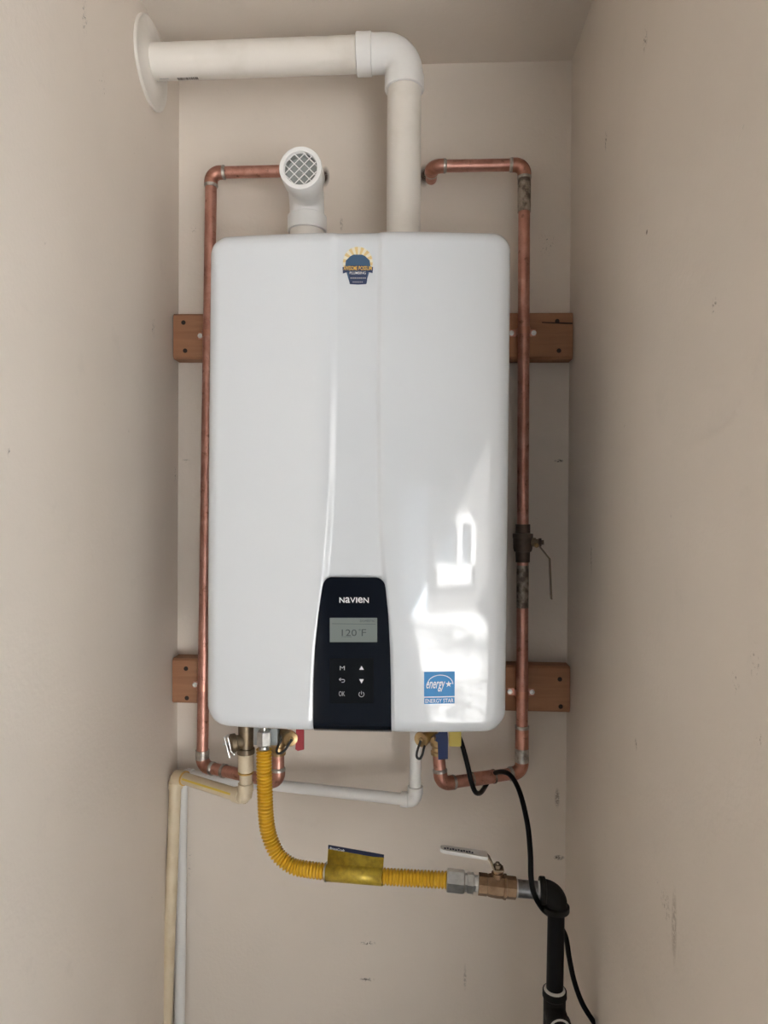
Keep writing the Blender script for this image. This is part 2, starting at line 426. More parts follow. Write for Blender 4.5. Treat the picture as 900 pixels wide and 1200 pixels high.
def zlim(x):
    def cut(rc):
        q = abs(x)-(HW-rc); return rc-math.sqrt(max(rc*rc-q*q, 0)) if q > 0 else 0
    return cut(RC_B), H-cut(RC_T)
for u in cols:
    z0, z1 = zlim(u)
    for t in rows:
        z = z0+(z1-z0)*t
        el, er = interp(EL, z), interp(ER, z)
        # bend the columns so that the crease lines of the centre channel follow their curves
        if u <= cl0: w = (u+HW)/(cl0+HW); x = -HW+(el+HW)*w
        elif u >= cr0: w = (HW-u)/(HW-cr0); x = HW-(HW-er)*w
        else: x = el+(er-el)*(u-cl0)/(cr0-cl0)
        edge = 1
        dl = sstep(-.006, .006, x-el); dr = sstep(-.0045, .0045, er-x)
        y = skin(x, z)+.0032*dl*dr-.0008*sstep(0, .01, x-er)
        vs_.append((x, y, z))
fs = [(i*nr+j, (i+1)*nr+j, (i+1)*nr+j+1, i*nr+j+1) for i in range(nc-1) for j in range(nr-1)]
loop = [i*nr for i in range(nc)]+[(nc-1)*nr+j for j in range(1, nr)]+[i*nr+nr-1 for i in range(nc-2, -1, -1)]+[j for j in range(nr-2, 0, -1)]
nb = len(vs_)
for i in loop: x, y, z = vs_[i]; vs_.append((x, YB, z))
n = len(loop)
fs += [(loop[k], loop[(k+1) % n], nb+(k+1) % n, nb+k) for k in range(n)]
fs.append([nb+k for k in range(n)])
def leanv(v): return (v[0]+SH*(v[2]-H/2)*-1, v[1], v[2])
def hbuild(mb, name, mat, parent=None, sharp=35):
    mb.v = [Vector(leanv(v)) for v in mb.v]
    o = mb.build(name, mat, parent or heater, sharp, local=True); return o
mb.add(vs_, fs); hbuild(mb, 'cover', 'enamel', None, 50)
hbuild(MB().box((-HW*.8, YB+.0005, .03), (HW*.8, -.0395, H-.03)), 'chassis', 'grey_chassis')
def unlean(p):                              # L() of a pixel, undoing the lean
    return (p[0]+SH*(p[1]-H/2), p[1])
def LL(px, py): return unlean(L(px, py))
EPS = .0012
# black control panel
pl = xtab([(381, 677), (378, 686), (373, 720), (369, 760), (367, 800), (366.5, 858)])
pr = xtab([(448, 677), (451.5, 686), (455, 720), (457, 760), (458, 800), (458.5, 858)])
ztop = LL(415, 676.5)[1]; rr = .0095
zs = [.0008+(ztop-rr-.0008)*i/40 for i in range(41)]+[ztop-rr+rr*math.sin(i/10*PI/2) for i in range(1, 11)]
def psurf(x, z): return skin(x, z)-EPS
grid = []
for z in zs:
    a, b_ = interp(pl, z), interp(pr, z)
    a += SH*(z-H/2); b_ += SH*(z-H/2)
    ins = rr-math.sqrt(max(rr*rr-max(z-(ztop-rr), 0)**2, 0))
    grid.append([(a+ins+(b_-a-2*ins)*k/14, z) for k in range(15)])
mb = MB(); vs_ = [(x, psurf(x, z), z) for r_ in grid for x, z in r_]; k = 15; m_ = len(grid)
fs = [(i*k+j, i*k+j+1, (i+1)*k+j+1, (i+1)*k+j) for i in range(m_-1) for j in range(k-1)]
lp = [j for j in range(k)]+[i*k+k-1 for i in range(1, m_)]+[(m_-1)*k+j for j in range(k-2, -1, -1)]+[i*k for i in range(m_-2, 0, -1)]
nb = len(vs_); vs_ += [(vs_[i][0], vs_[i][1]+.005, vs_[i][2]) for i in lp]
fs += [(lp[q], lp[(q+1) % len(lp)], nb+(q+1) % len(lp), nb+q) for q in range(len(lp))]
mb.add(vs_, fs); panel = hbuild(mb, 'control_panel', 'black_glass', None, 40); tag(panel, 'glossy black tapering control panel')

def skinmap(x, z, eps): return Vector((x, skin(x, z)-eps, z))
def flat_poly(name, pts, mat, parent, eps, th=.0005):
    """a thin plate following the heater's skin; pts are pixels"""
    q = [LL(*p) for p in pts]; n = len(q)
    cx = sum(p[0] for p in q)/n; cz = sum(p[1] for p in q)/n
    vs_ = [skinmap(x, z, eps) for x, z in q]+[skinmap(cx, cz, eps)]
    vs_ += [v+Vector((0, th, 0)) for v in vs_[:n]]
    mb = MB(); mb.add(vs_, [(i, (i+1) % n, n) for i in range(n)]+[(i, (i+1) % n, n+1+(i+1) % n, n+1+i) for i in range(n)])
    return hbuild(mb, name, mat, parent)
def rrect(x0, y0, x1, y1, r, n=5):
    out = []
    for cx, cy, a0 in ((x1-r, y0+r, -90), (x1-r, y1-r, 0), (x0+r, y1-r, 90), (x0+r, y0+r, 180)):
        for i in range(n+1):
            a = math.radians(a0+90*i/n); out.append((cx+r*math.cos(a), cy+r*math.sin(a)))
    return out
def glyph_mesh(txt, bold=0.0, shear=0.0):
    cu = bpy.data.curves.new('t', 'FONT'); cu.body = txt; cu.offset = bold; cu.shear = shear; cu.resolution_u = 3
    ob = bpy.data.objects.new('t', cu); C.objects.link(ob)
    bpy.context.view_layer.update()
    me = bpy.data.meshes.new_from_object(ob.evaluated_get(bpy.context.evaluated_depsgraph_get()))
    vs_ = [v.co.copy() for v in me.vertices]; fs = [list(p.vertices) for p in me.polygons]
    bpy.data.objects.remove(ob); bpy.data.meshes.remove(me)
    x0 = min(v.x for v in vs_); x1 = max(v.x for v in vs_); y0 = min(v.y for v in vs_); y1 = max(v.y for v in vs_)
    return [((v.x-x0)/(x1-x0), (v.y-y0)/(y1-y0)) for v in vs_], fs
def print_text(name, items, mat, parent, eps):
    """items: (text, x0, y0, x1, y1, bold, shear) in pixels; all joined as one line of print"""
    mb = MB()
    for txt, x0, y0, x1, y1, bo, sh in items:
        uv, fs = glyph_mesh(txt, bo, sh)
        vs_ = []
        for u, v in uv:
            x, z = LL(x0+(x1-x0)*u, y1+(y0-y1)*v); vs_.append(skinmap(x, z, eps))
        mb.add(vs_, fs)
    return hbuild(mb, name, mat, parent)
E1 = EPS+.0004
print_text('brand_lettering', [('N', 397.8, 700, 403.8, 706.3, .012, 0), ('a', 404.6, 699.8, 410.2, 706.4, .012, 0), ('V', 410.4, 700, 416.6, 706.3, .012, 0),
    ('I', 417.2, 700, 418.7, 706.3, 0, 0), ('e', 419.4, 699.9, 425.2, 706.4, .012, 0), ('N', 426, 700.2, 432.2, 706.5, .012, 0)], 'print_white', panel, E1)
lcd = flat_poly('display', rrect(386.5, 724, 442, 752.5, .6), 'lcd', panel, E1); lcd['label'] = 'grey-green display reading 120 degrees'
E2 = E1+.0003
print_text('display_reading', [('120', 400.5, 737.5, 418, 745.3, 0, 0), ('\u00b0', 420.5, 737, 422.6, 739.2, 0, 0), ('F', 423.8, 737.3, 429, 745.3, 0, 0)], 'lcd_ink', panel, E2)
print_text('display_heading', [('DOMESTIC', 422, 726.2, 439.5, 728.9, 0, 0)], 'lcd_ink', panel, E2)
flat_poly('display_rule', [(389, 730.6), (440, 731.2), (440, 731.6), (389, 731.1)], 'lcd_ink', panel, E2)
flat_poly('display_underline', [(400, 745.9), (412, 746.1), (412, 746.5), (400, 746.3)], 'lcd_ink', panel, E2)
pad = flat_poly('keypad', rrect(386.3, 771.5, 438, 824.5, 1.5), 'key_black', panel, EPS+.0006, .0008)
E3 = EPS+.0009
print_text('button_menu', [('M', 398.2, 780.5, 404, 785.3, 0, 0)], 'print_grey', panel, E3)
print_text('button_ok', [('OK', 397, 810.3, 404.2, 816, 0, 0)], 'print_grey', panel, E3)
flat_poly('button_up', [(421, 784.8), (426.3, 784.9), (423.7, 780.3)], 'print_white', panel, E3)
flat_poly('button_down', [(421, 796), (426.3, 796.1), (423.7, 801)], 'print_white', panel, E3)
def stroke(name, pts, wpx, mat, parent, eps):
    mb = MB(); q = [Vector((p[0], p[1])) for p in pts]; vs_ = []
    for i, p in enumerate(q):
        t = (q[min(i+1, len(q)-1)]-q[max(i-1, 0)]).normalized(); nn = Vector((-t.y, t.x))*(wpx/2)
        for s in (1, -1):
            x, z = LL(p.x+nn.x*s, p.y+nn.y*s); vs_.append(skinmap(x, z, eps))
    mb.add(vs_, [(2*i, 2*i+1, 2*i+3, 2*i+2) for i in range(len(q)-1)])
    return mb, name, mat, parent
def strokes(name, lst, mat, parent, eps):
    mb = MB()
    for pts, w in lst:
        b = stroke(name, pts, w, mat, parent, eps)[0]; mb.add(b.v, b.f)
    return hbuild(mb, name, mat, parent)
strokes('button_back', [([(397.5, 796.3), (402, 796.3), (403.3, 796.7), (403.9, 797.8), (403.3, 799.2), (402, 799.6), (400.3, 799.6)], .7), ([(399.4, 794.6), (397.3, 796.3), (399.4, 798)], .7)], 'print_grey', panel, E3)
ring = [(423.5+3*math.sin(a), 813.8-3*math.cos(a)) for a in [math.radians(35+290*i/18) for i in range(19)]]
strokes('button_power', [(ring, .7), ([(423.5, 810), (423.5, 814)], .7)], 'print_grey', panel, E3)
# energy label
lab = flat_poly('energy_label', rrect(497, 788, 533.2, 817.3, .4), 'energy_blue', None, .0013, .0003); lab['label'] = 'blue square efficiency label'
flat_poly('label_bar', rrect(497.2, 818.6, 533, 826, .3), 'energy_blue', lab, .0013, .0003)
print_text('label_caption', [('ENERGY STAR', 498.6, 820, 531.8, 824.8, .01, 0)], 'energy_white', lab, .0017)
print_text('label_script', [('energy', 499.5, 799.5, 522, 811.5, .012, .35)], 'energy_white', lab, .0017)
strokes('label_arc', [([(501+30*(1-math.cos(t))/2, 803-11*math.sin(t)) for t in [PI*i/16 for i in range(17)]], .9)], 'energy_white', lab, .0017)
flat_poly('label_star', [(526+(4 if i % 2 == 0 else 1.6)*math.sin(i*PI/5), 803-(4 if i % 2 == 0 else 1.6)*math.cos(i*PI/5)) for i in range(10)], 'energy_white', lab, .0017)
# installer's sticker (without its mascot)
SX, SY = 419, 309
st = flat_poly('sticker', [(SX+17.5*math.cos(a), SY-3+18.5*math.sin(a)) for a in [2*PI*i/40 for i in range(40)]], 'sticker_cream', None, -.0024, .0003)
st['label'] = 'round sunburst plumber sticker with a gold lettered banner'
SE = -.0020
mb = MB()
for i in range(0, 28, 2):
    a0, a1 = 2*PI*i/28, 2*PI*(i+1)/28
    q = [LL(SX, SY-3)]+[LL(SX+17.5*math.cos(a), SY-3+18.5*math.sin(a)) for a in (a0, a1)]
    mb.add([skinmap(x, z, SE) for x, z in q], [(0, 1, 2)])
hbuild(mb, 'sunburst', 'sticker_yellow', st)
SE = -.0016
flat_poly('shield', [(404, 312), (405, 304), (410, 299), (414, 297), (424, 297), (428, 299), (433, 304), (434, 312), (430, 326), (429.5, 331), (409.5, 331), (408, 326)], 'sticker_blue', st, SE, .0002)
flat_poly('shield_base', [(407.5, 316), (431, 316), (430, 323), (430, 327.5), (429, 332), (419, 332.6), (409.5, 332), (409, 327.5), (409, 323)], 'sticker_navy', st, SE+.0003, .0002)
flat_poly('banner', [(401, 312), (410, 310.2), (419, 309.6), (428, 310.2), (437, 311.8), (436.4, 319), (428, 317), (419, 316.5), (410, 317), (401.5, 319.5)], 'sticker_navy', st, SE+.0005, .0002)
SE = -.0005
print_text('banner_lettering', [('AWESOME', 402.3, 310.8, 418.6, 315.8, .02, 0), ('POSSUM', 420, 310.8, 435.6, 315.8, .02, 0)], 'sticker_gold', st, SE)
print_text('trade_lettering', [('PLUMBING', 409.5, 317.4, 428.5, 320.6, .01, 0)], 'print_white', st, SE)
strokes('number_line', [([(410.5+i*2.35, 325), (412+i*2.35, 325)], 1.5) for i in range(8)], 'print_grey', st, SE)
strokes('small_line', [([(413+i*2.1, 329.7), (414.4+i*2.1, 329.7)], 1.0) for i in range(6)], 'print_grey', st, SE)

# ------------------------------------------------------------------ vent pipe to the left wall
YV = -.155
vt = thing('vent_pipe', 'cream plastic exhaust pipe rising from heater and turning into the left wall', 'pipe', P(473, 275, YV))
e_c = P(474, 62, YV); zv = e_c.z
wl = P(182, 73, YV); wl.x = XL
lo = P(473.5, 275, YV); lo = Vector((e_c.x, YV, base.z+H+.0005))
hs = P(424, 64, YV); hs = Vector((hs.x, YV, e_c.z+(wl.z-e_c.z)*((hs.x-e_c.x)/(wl.x-e_c.x))))
vh = Vector((e_c.x, YV, P(473, 98, YV).z))
RV = .0300
hp = MB().tube([wl, hs+(hs-wl).normalized()*.02], RV, 40).build('horizontal_pipe', 'pvc_cream', vt)
MB().tube([lo, vh+Vector((0,0,.02))], RV, 40).build('riser_pipe', 'pvc_cream', vt)
RH = .0350; hd = (e_c-wl).normalized()
h0 = P(418, 64, YV); h0 = Vector((h0.x, YV, e_c.z+(wl.z-e_c.z)*((h0.x-e_c.x)/(wl.x-e_c.x))))
v0 = Vector((e_c.x, YV, P(473, 106, YV).z))
mb = MB()
mb.lathe(h0, hd, [(0, RV*.99), (0, RH-.001), (.001, RH), (.026, RH), (.0275, RH-.0022), (.030, RH-.0022)], 40)
mb.lathe(v0, (0,0,1), [(0, RV*.99), (0, RH-.001), (.001, RH), (.024, RH), (.0255, RH-.0022), (.030, RH-.0022)], 40)
mb.tube([h0+hd*.02]+arc(h0+hd*.02, e_c, v0+Vector((0,0,.02)), .036, 14)+[v0+Vector((0,0,.02))], RH-.0025, 40)
mb.build('elbow', 'pvc_white', vt, 30)
fl = P(185, 77, YV); fc = PX(184, 77, XL)
MB().lathe(Vector((XL+.0005, wl.y, wl.z-.003)), (1,0,0), [(0, .076), (.0035, .076), (.005, .074), (.0035, .070), (.007, .040), (.0085, .036), (.0085, RV)], 48).build('wall_flange', 'pvc_cream', vt)
def on_pipe(name, bars, mat):
    mb = MB(); d = (hs-wl).normalized()
    for t0, t1, a0, a1 in bars:
        vs_ = []
        for t in (t0, t1):
            for k in range(5):
                a = math.radians(a0+(a1-a0)*k/4); vs_.append(wl+d*t+Vector((0, -math.cos(a)*(RV+.0003), math.sin(a)*(RV+.0003))))
        mb.add(vs_, [(k, k+1, k+6, k+5) for k in range(4)])
    return mb.build(name, mat, hp)
bars = []; t = .050
while t < .086:
    w = random.choice([.0006, .001, .0016]); bars.append((t, t+w, -103, -87)); t += w+random.choice([.0006, .0012])
on_pipe('barcode', bars, 'hole_dark')
on_pipe('pipe_print', [(.018+i*.0028, .020+i*.0028, -93, -88) for i in range(6)]+[(.010+i*.003, .0115+i*.003, -108, -103) for i in range(7)], 'print_grey')

# ------------------------------------------------------------------ intake elbow with its screen
YI = -.170; RI = .0302
ic = P(360, 245, YI); ring_c = P(352, 196.5, -.278)
ax = Vector((ring_c.x, YI, ring_c.z)); xb = ic.x
it = thing('intake_elbow', 'white plastic air intake elbow with a diamond mesh screen facing forward', 'pipe', Vector((xb, YI, base.z+H)))
top = Vector((xb, YI, ring_c.z)); fr = Vector((ring_c.x, -.278, ring_c.z))
zb = P(360, 272, YI).z; zm = P(360, 254, YI).z
MB().tube([Vector((xb, YI, base.z+H+.0005)), Vector((xb, YI, zb+.01))], RI, 36).build('stub_pipe', 'pvc_cream', it)
mb = MB()
mb.lathe(Vector((xb, YI, zb)), (0,0,1), [(0, RI*.98), (0, .0335), (.001, .0345), (zm-zb-.001, .0345), (zm-zb, .0335), (zm-zb, .030)], 40)
mid = Vector((xb, YI, zm-.002)); front_in = fr+Vector((0, .025, 0))
mb.tube([mid]+arc(mid, top, front_in, .045, 14)+[front_in], .0305, 40)
mb.build('elbow', 'pvc_white', it, 30)
MB().lathe(fr, (0,1,0), [(.050, .0305), (.040, .0345), (.002, .0350), (0, .0340), (0, .0275), (.001, .0268), (.008, .0266)], 48, cap=False).build('rim', 'pvc_white', it, 40)
MB().lathe(fr, (0,1,0), [(.008, .0266), (.020, .0264), (.0205, .001)], 48, cap=False).build('throat', 'throat_grey', it, 40)
scr = MB(); R_ = .0266; yq = fr.y+.004
for sgn in (1, -1):
    d = Vector((math.cos(sgn*math.radians(45)), 0, math.sin(sgn*math.radians(45)))); nn = Vector((-d.z, 0, d.x))
    for k in range(-2, 3):
        o_ = (k+.15*sgn)*.0115
        if abs(o_) >= R_: continue
        h_ = math.sqrt(R_*R_-o_*o_); c0 = Vector((fr.x, yq, fr.z))+nn*o_
        scr.tube([c0-d*h_, c0+d*h_], .00085, 6)
scr.build('mesh_screen', 'pvc_white', it)

# ------------------------------------------------------------------ copper lines
RCU, RFIT = .0112, .0130
def along(a, b_, py):                # point of the line a-b at image row py
    lo_, hi_ = 0.0, 1.0
    best = min(range(401), key=lambda k: abs(row_of(a+(b_-a)*(k/400))-py)); return a+(b_-a)*(best/400)
def row_of(p):
    d = p-CAM; return 600-FPX*d.dot(UP)/d.dot(FWD)
def copper_line(t, pts, elbow_r=.018, mats=('copper', 'copper_fitting'), gap=None):
    """straight pipes between the points, an elbow at each inner point, solder rings"""
    pts = [Vector(p) for p in pts]; n = len(pts); leg = .026
    for i in range(n-1):
        a, b_ = pts[i], pts[i+1]; d = (b_-a).normalized(); ln = (b_-a).length
        s0 = 0 if i == 0 else min(leg-.012, ln*.4); s1 = ln if i == n-2 else ln-min(leg-.012, ln*.4)
        runs = [(s0, s1)]
        if gap and gap[0] == i: runs = [(s0, (gap[1]-a).length), ((gap[2]-a).length, s1)]
        for r0, r1 in runs: MB().tube([a+d*r0, a+d*r1], RCU, 22).build('pipe', mats[0], t)
    for i in range(1, n-1):
        a, b_, c_ = pts[i-1], pts[i], pts[i+1]
        u = (a-b_).normalized(); w = (c_-b_).normalized()
        la = min(leg, (a-b_).length*.6); lc = min(leg, (c_-b_).length*.6)
        pa, pc = b_+u*la, b_+w*lc
        el = MB().tube([pa]+arc(pa, b_, pc, elbow_r, 10)+[pc], RFIT, 22).build('elbow', mats[1], t)
        mb = MB()
        for p, d in ((pa, u), (pc, w)):
            mb.lathe(p-d*.0035, d, [(0, RFIT+.0002), (.003, RFIT+.0006), (.0048, RFIT-.0002), (.0062, RCU)], 22, cap=False)
        mb.build('solder_ring', 'solder', el)
YC = -.054
c1 = thing('copper_pipe', 'copper hot water pipe looping down left of the white heater', 'pipe', P(237, 890, YC), 'copper water lines')
lt = P(247.5, 202.5, YC); lb = P(237, 898, YC)
zt_ = P(310, 200.5, YC).z
hx = P(378, 207, 0)
hot = P(326, 918, -.125); hot = Vector((hot.x, -.125, lb.z))
hotv = Vector((P(326, 884, -.125).x, -.125, P(326, 884, -.125).z))
copper_line(c1, [Vector((hx.x-.012, .02, zt_)), Vector((hx.x-.012, YC, zt_)), lt, lb, hot, hotv])
c2 = thing('copper_pipe', 'copper cold water pipe running down right of the white heater', 'pipe', P(611, 890, YC), 'copper water lines')
rt = P(614.5, 193, YC); rb = P(611.5, 905, YC)
hx2 = P(497, 205, 0)
cold = P(517, 921, -.12); cold = Vector((cold.x, -.12, rb.z))
coldv = P(514, 884, -.12)
v_t = P(613.2, 615, YC); v_b = P(612.8, 657, YC)
copper_line(c2, [Vector((hx2.x+.014, .02, rt.z)), Vector((hx2.x+.014, YC, rt.z)), rt, rb, cold, coldv], gap=(2, along(rt, rb, 616.5), along(rt, rb, 657.5)))
def sleeve(t, pa, pb, r, mat, name='coupling'):
    d = (pb-pa); l = d.length
    return MB().lathe(pa, d, [(0, RCU), (0, r), (l, r), (l, RCU)], 22, cap=False).build(name, mat, t)
sleeve(c2, along(rt, rb, 209), along(rt, rb, 248), RFIT-.0005, 'copper_flux')
sleeve(c2, along(rt, rb, 662), along(rt, rb, 685), RCU+.0004, 'copper_flux', 'soldered_end')
sleeve(c2, along(rt, rb, 686), along(rt, rb, 712), RCU+.0003, 'copper_flux', 'soldered_end')
sleeve(c2, along(rt, rb, 852), along(rt, rb, 876), RFIT, 'copper_fitting')
sleeve(c2, along(rt, rb, 850), along(rt, rb, 853), RFIT+.0006, 'solder', 'solder_ring')
sleeve(c2, along(rt, rb, 877), along(rt, rb, 892), RFIT+.0004, 'solder', 'solder_ring')
dd = (cold-rb)
for k in (.62, .35): sleeve(c2, rb+dd*k, rb+dd*(k+.02), RFIT+.0004, 'copper_flux', 'solder_ring')
sleeve(c2, rb+dd*.35, rb+dd*.64, RFIT-.0004, 'copper')
sleeve(c1, along(lt, lb, 879), along(lt, lb, 889), RFIT+.0003, 'solder', 'solder_ring')
d2 = hot-lb
sleeve(c1, lb+d2*.28, lb+d2*.31, RFIT+.0004, 'solder', 'solder_ring')
sleeve(c1, hot+(hotv-hot)*.42, hot+(hotv-hot)*.48, RFIT+.0005, 'solder', 'solder_ring')

# pipe straps
def strap(label, px, py, screws):
    c0 = P(px, py, YC); a, b_ = (lt, lb) if px < 400 else (rt, rb)
    c0 = along(a, b_, py)
    t = thing('pipe_strap', label, 'strap', Vector((c0.x, -.039, c0.z)), 'copper straps fixing the pipes to the boards')
    r = RCU+.0012; hz = .0065; mb = MB()
    prof = [(-r-.013, -.0395), (-r-.001, -.0395)]+[(-r*math.cos(a_), c0.y-r*math.sin(a_)) for a_ in [PI*i/14 for i in range(15)]]+[(r+.001, -.0395), (r+.013, -.0395)]
    vs_ = []
    for x, y in prof:
        for s in (-1, 1): vs_.append((c0.x+x, y-.0006, c0.z+s*hz))
    for x, y in prof:
        for s in (-1, 1): vs_.append((c0.x+x*(.96), y+.0004, c0.z+s*hz))
    n = len(prof); k = 2*n
    mb.add(vs_, [(2*i, 2*i+2, 2*i+3, 2*i+1) for i in range(n-1)]+[(k+2*i, k+2*i+1, k+2*i+3, k+2*i+2) for i in range(n-1)]
           + [(2*i, k+2*i, k+2*i+2, 2*i+2) for i in range(n-1)]+[(2*i+1, 2*i+3, k+2*i+3, k+2*i+1) for i in range(n-1)])
    mb.build('band', 'strap_copper', t)
    for s in (-1, 1):
        MB().lathe(Vector((c0.x+s*(r+.009), -.040, c0.z)), (0,-1,0), [(0, .0050), (.001, .0050), (.0013, .0032), (.0040, .0030), (.0042, .0018), (.0028, .0016)], 12).build('screw', 'zinc', t)
strap('copper strap clamping the left pipe to the upper board', 241, 391, 0)
strap('copper strap clamping the right pipe to the upper board', 613, 388, 0)
strap('copper strap clamping the left pipe to the lower board', 238, 805, 0)
strap('copper strap clamping the right pipe to the lower board', 611, 813, 0)

# ------------------------------------------------------------------ ball valve on the right copper pipe
vc = along(rt, rb, 637)
bv = thing('ball_valve', 'dark bronze ball valve with a thin lever on the right copper pipe', 'valve', vc)
axv = (rt-rb).normalized()
mm = 1.356/FPX
MB().lathe(vc-axv*(21*mm), axv, [(0, RCU), (0, .0135), (12*mm, .0138), (12.5*mm, .0165), (16*mm, .0182), (28*mm, .0186), (28.5*mm, .0195), (33*mm, .0195), (33.5*mm, .0142), (44*mm, .0140), (44*mm, RCU)], 24).build('body', 'bronze_dark', bv, 30)
sp = vc+Vector((.015, -.004, .004))
MB().lathe(sp, (1,-.15,0), [(0, .0085), (.009, .0085), (.009, .0062), (.018, .0060), (.018, .0045), (.024, .0045)], 14).build('stem', 'brass_dark', bv, 30)
MB().lathe(sp+Vector((.0135, -.004, 0)), (1,-.15,0), [(0, .0078), (.0055, .0078)], 6).build('nut', 'bronze_dark', bv, 20)
MB().lathe(sp+Vector((.008, -.008, -.005)), (.2,-1,-.2), [(0, .0045), (.004, .0045), (.005, .003)], 12).build('stop_pin', 'brass', bv, 30)
h1 = sp+Vector((.014, -.005, -.006)); h2 = P(644, 655, h1.y); h3 = P(646, 702, h1.y)
mb = MB(); hw = .006
for a, b_ in ((h1, h2), (h2, h3)):
    d = (b_-a).normalized(); nn = d.cross(Vector((0,1,0))).normalized()*.0011
    mb.obox((a+b_)/2, nn, Vector((0, hw, 0)), (b_-a)/2)
mb.build('lever', 'brass_dark', bv, 20)

# ------------------------------------------------------------------ white condensate drain
YD = -.115; RD = .0107
dt = thing('drain_pipe', 'thin white plastic drain pipe running low along the back wall', 'pipe', P(486, 940, YD))
d0 = P(486.5, 938, YD); d_up = Vector((P(487.5, 862, YD).x, YD, base.z+.001))
d1 = P(213.5, 917, -.022); d1.z = d0.z; d2_ = Vector((d1.x, d1.y, .03))
d1 = Vector((P(213.5, 917, -.022).x, -.022, d0.z))
MB().tube([d_up, d0+Vector((0,0,.012))], RD, 20).build('drop_pipe', 'pvc_drain', dt)
dh = (d1-d0).normalized()
MB().tube([d0+dh*.012, d1-dh*.012], RD, 20).build('horizontal_pipe', 'pvc_drain', dt)
MB().tube([d1-Vector((0,0,.012)), Vector((P(208, 1200, -.022).x, -.022, .01))], RD, 20).build('floor_pipe', 'pvc_drain', dt)
def pvc_elbow(t, a, b_, c_, r, leg, mat, er=.012):
    a, b_, c_ = Vector(a), Vector(b_), Vector(c_); u = (a-b_).normalized(); w = (c_-b_).normalized()
    pa, pc = b_+u*leg, b_+w*leg
    mb = MB().tube([pa]+arc(pa, b_, pc, er, 8)+[pc], r, 22)
    for p, d in ((pa, u), (pc, w)): mb.lathe(p-d*leg*.55, d, [(0, r), (.0008, r+.0012), (leg*.55, r+.0012), (leg*.55+.0004, r-.001)], 22)
    return mb.build('elbow', mat, t, 30)
pvc_elbow(dt, d_up, d0, d1, .0130, .026, 'pvc_drain')
pvc_elbow(dt, d0, d1, d2_, .0130, .022, 'pvc_drain')

# ------------------------------------------------------------------ relief valve and its cream discharge pipe
YR = -.155
ct = thing('discharge_pipe', 'cream plastic relief pipe with yellow stripe dropping down the left corner', 'pipe', P(205, 910, -.062))
RP = .0114
q0 = P(206, 909, -.062); q1 = P(288, 926.5, YR); q1.z = q0.z; q1.y = YR
qx = P(288, 926, YR).x; q1 = Vector((qx, YR, q0.z))
qf = Vector((P(197, 1200, -.062).x-.0, -.062, .01)); qf.x = q0.x+(P(195, 1200, -.062).x-q0.x)*(q0.z-.01)/(q0.z-P(195, 1200, -.062).z); qf.x = max(qf.x, XL+RP+.001)
qt = Vector((qx, YR, P(288, 882, YR).z))
MB().tube([q0, Vector((P(194.5, 1200, -.062).x, -.062, P(194.5, 1200, -.062).z)), qf], RP, 22).build('floor_pipe', 'cpvc', ct)
qd = (q1-q0).normalized()
MB().tube([q0, q1], RP, 22).build('horizontal_pipe', 'cpvc', ct)
# the printed stripe along the front of the horizontal pipe
mb = MB(); nv = qd.cross(Vector((0,0,1))).normalized(); nv = nv if nv.y < 0 else -nv
vs_ = []
for s in (.03, (q1-q0).length-.026):
    for k in range(5):
        a = math.radians(8+18*k/4); vs_.append(q0+qd*s+nv*(math.cos(a)*(RP+.0003))+Vector((0,0,math.sin(a)*(RP+.0003))))
mb.add(vs_, [(k, k+1, k+6, k+5) for k in range(4)]); mb.build('stripe', 'cpvc_stripe', ct)
MB().tube([q1, qt], RP, 22).build('riser_pipe', 'cpvc', ct)
pvc_elbow(ct, q1, q0, qf, .0128, .024, 'cpvc', .015)
pvc_elbow(ct, q0, q1, qt, .0128, .026, 'cpvc', .012)
MB().lathe(q0+qd*.0245, qd, [(0, .0141), (.0016, .0141), (.002, RP)], 22, cap=False).build('glue_ring', 'cpvc_glue', ct)
zg = P(288, 905.5, YR).z
MB().lathe(Vector((qx, YR, zg-.001)), (0,0,1), [(0, .0141), (.0018, .0142), (.0024, RP)], 22, cap=False).build('glue_ring', 'cpvc_glue', ct)
z_a = P(288, 903, YR).z
MB().lathe(Vector((qx, YR, z_a)), (0,0,1), [(0, RP), (0, .0142), (qt.z-z_a-.004, .0142), (qt.z-z_a-.003, .0150), (qt.z-z_a+.002, .0150)], 24).build('adapter', 'cpvc', ct, 30)
rv = thing('relief_valve', 'aged brass relief valve with a wire test lever under heater', 'valve', qt)
z1 = qt.z
MB().lathe(Vector((qx, YR, z1-.001)), (0,0,1), [(0, .0158), (.009, .0158), (.010, .0135), (.020, .0135), (.055, .0140)], 24).build('body', 'brass_dark', rv, 25)
bc = P(288, 868, YR)
MB().lathe(Vector((qx-.006, YR-.006, bc.z)), (-1, -.55, 0), [(0, .0125), (.010, .0130), (.012, .0165), (.020, .0165), (.0225, .0135), (.023, .006)], 22).build('bonnet', 'brass_dark', rv, 30)
sp0 = Vector((qx-.006, YR-.006, bc.z))+Vector((-1,-.55,0)).normalized()*.022
MB().lathe(sp0, (-1,-.55,0), [(0, .0022), (.012, .0022)], 8).build('stem', 'zinc', rv)
lv = sp0+Vector((-1,-.55,0)).normalized()*.010
l_a = P(263, 864, lv.y); l_b = P(269, 888, lv.y); l_c = P(274, 884, lv.y)
mb = MB(); mb.tube([P(268, 861, lv.y), l_a, l_b], .0016, 8); mb.tube([P(267, 864, lv.y-.003), P(271, 881, lv.y-.003), l_c], .0014, 8)
mb.build('lever', 'zinc', rv)
MB().lathe(l_c+Vector((0, .002, 0)), (0,-1,0), [(0, .0026), (.004, .0026), (.0045, .0015)], 10).build('pin', 'steel', rv)

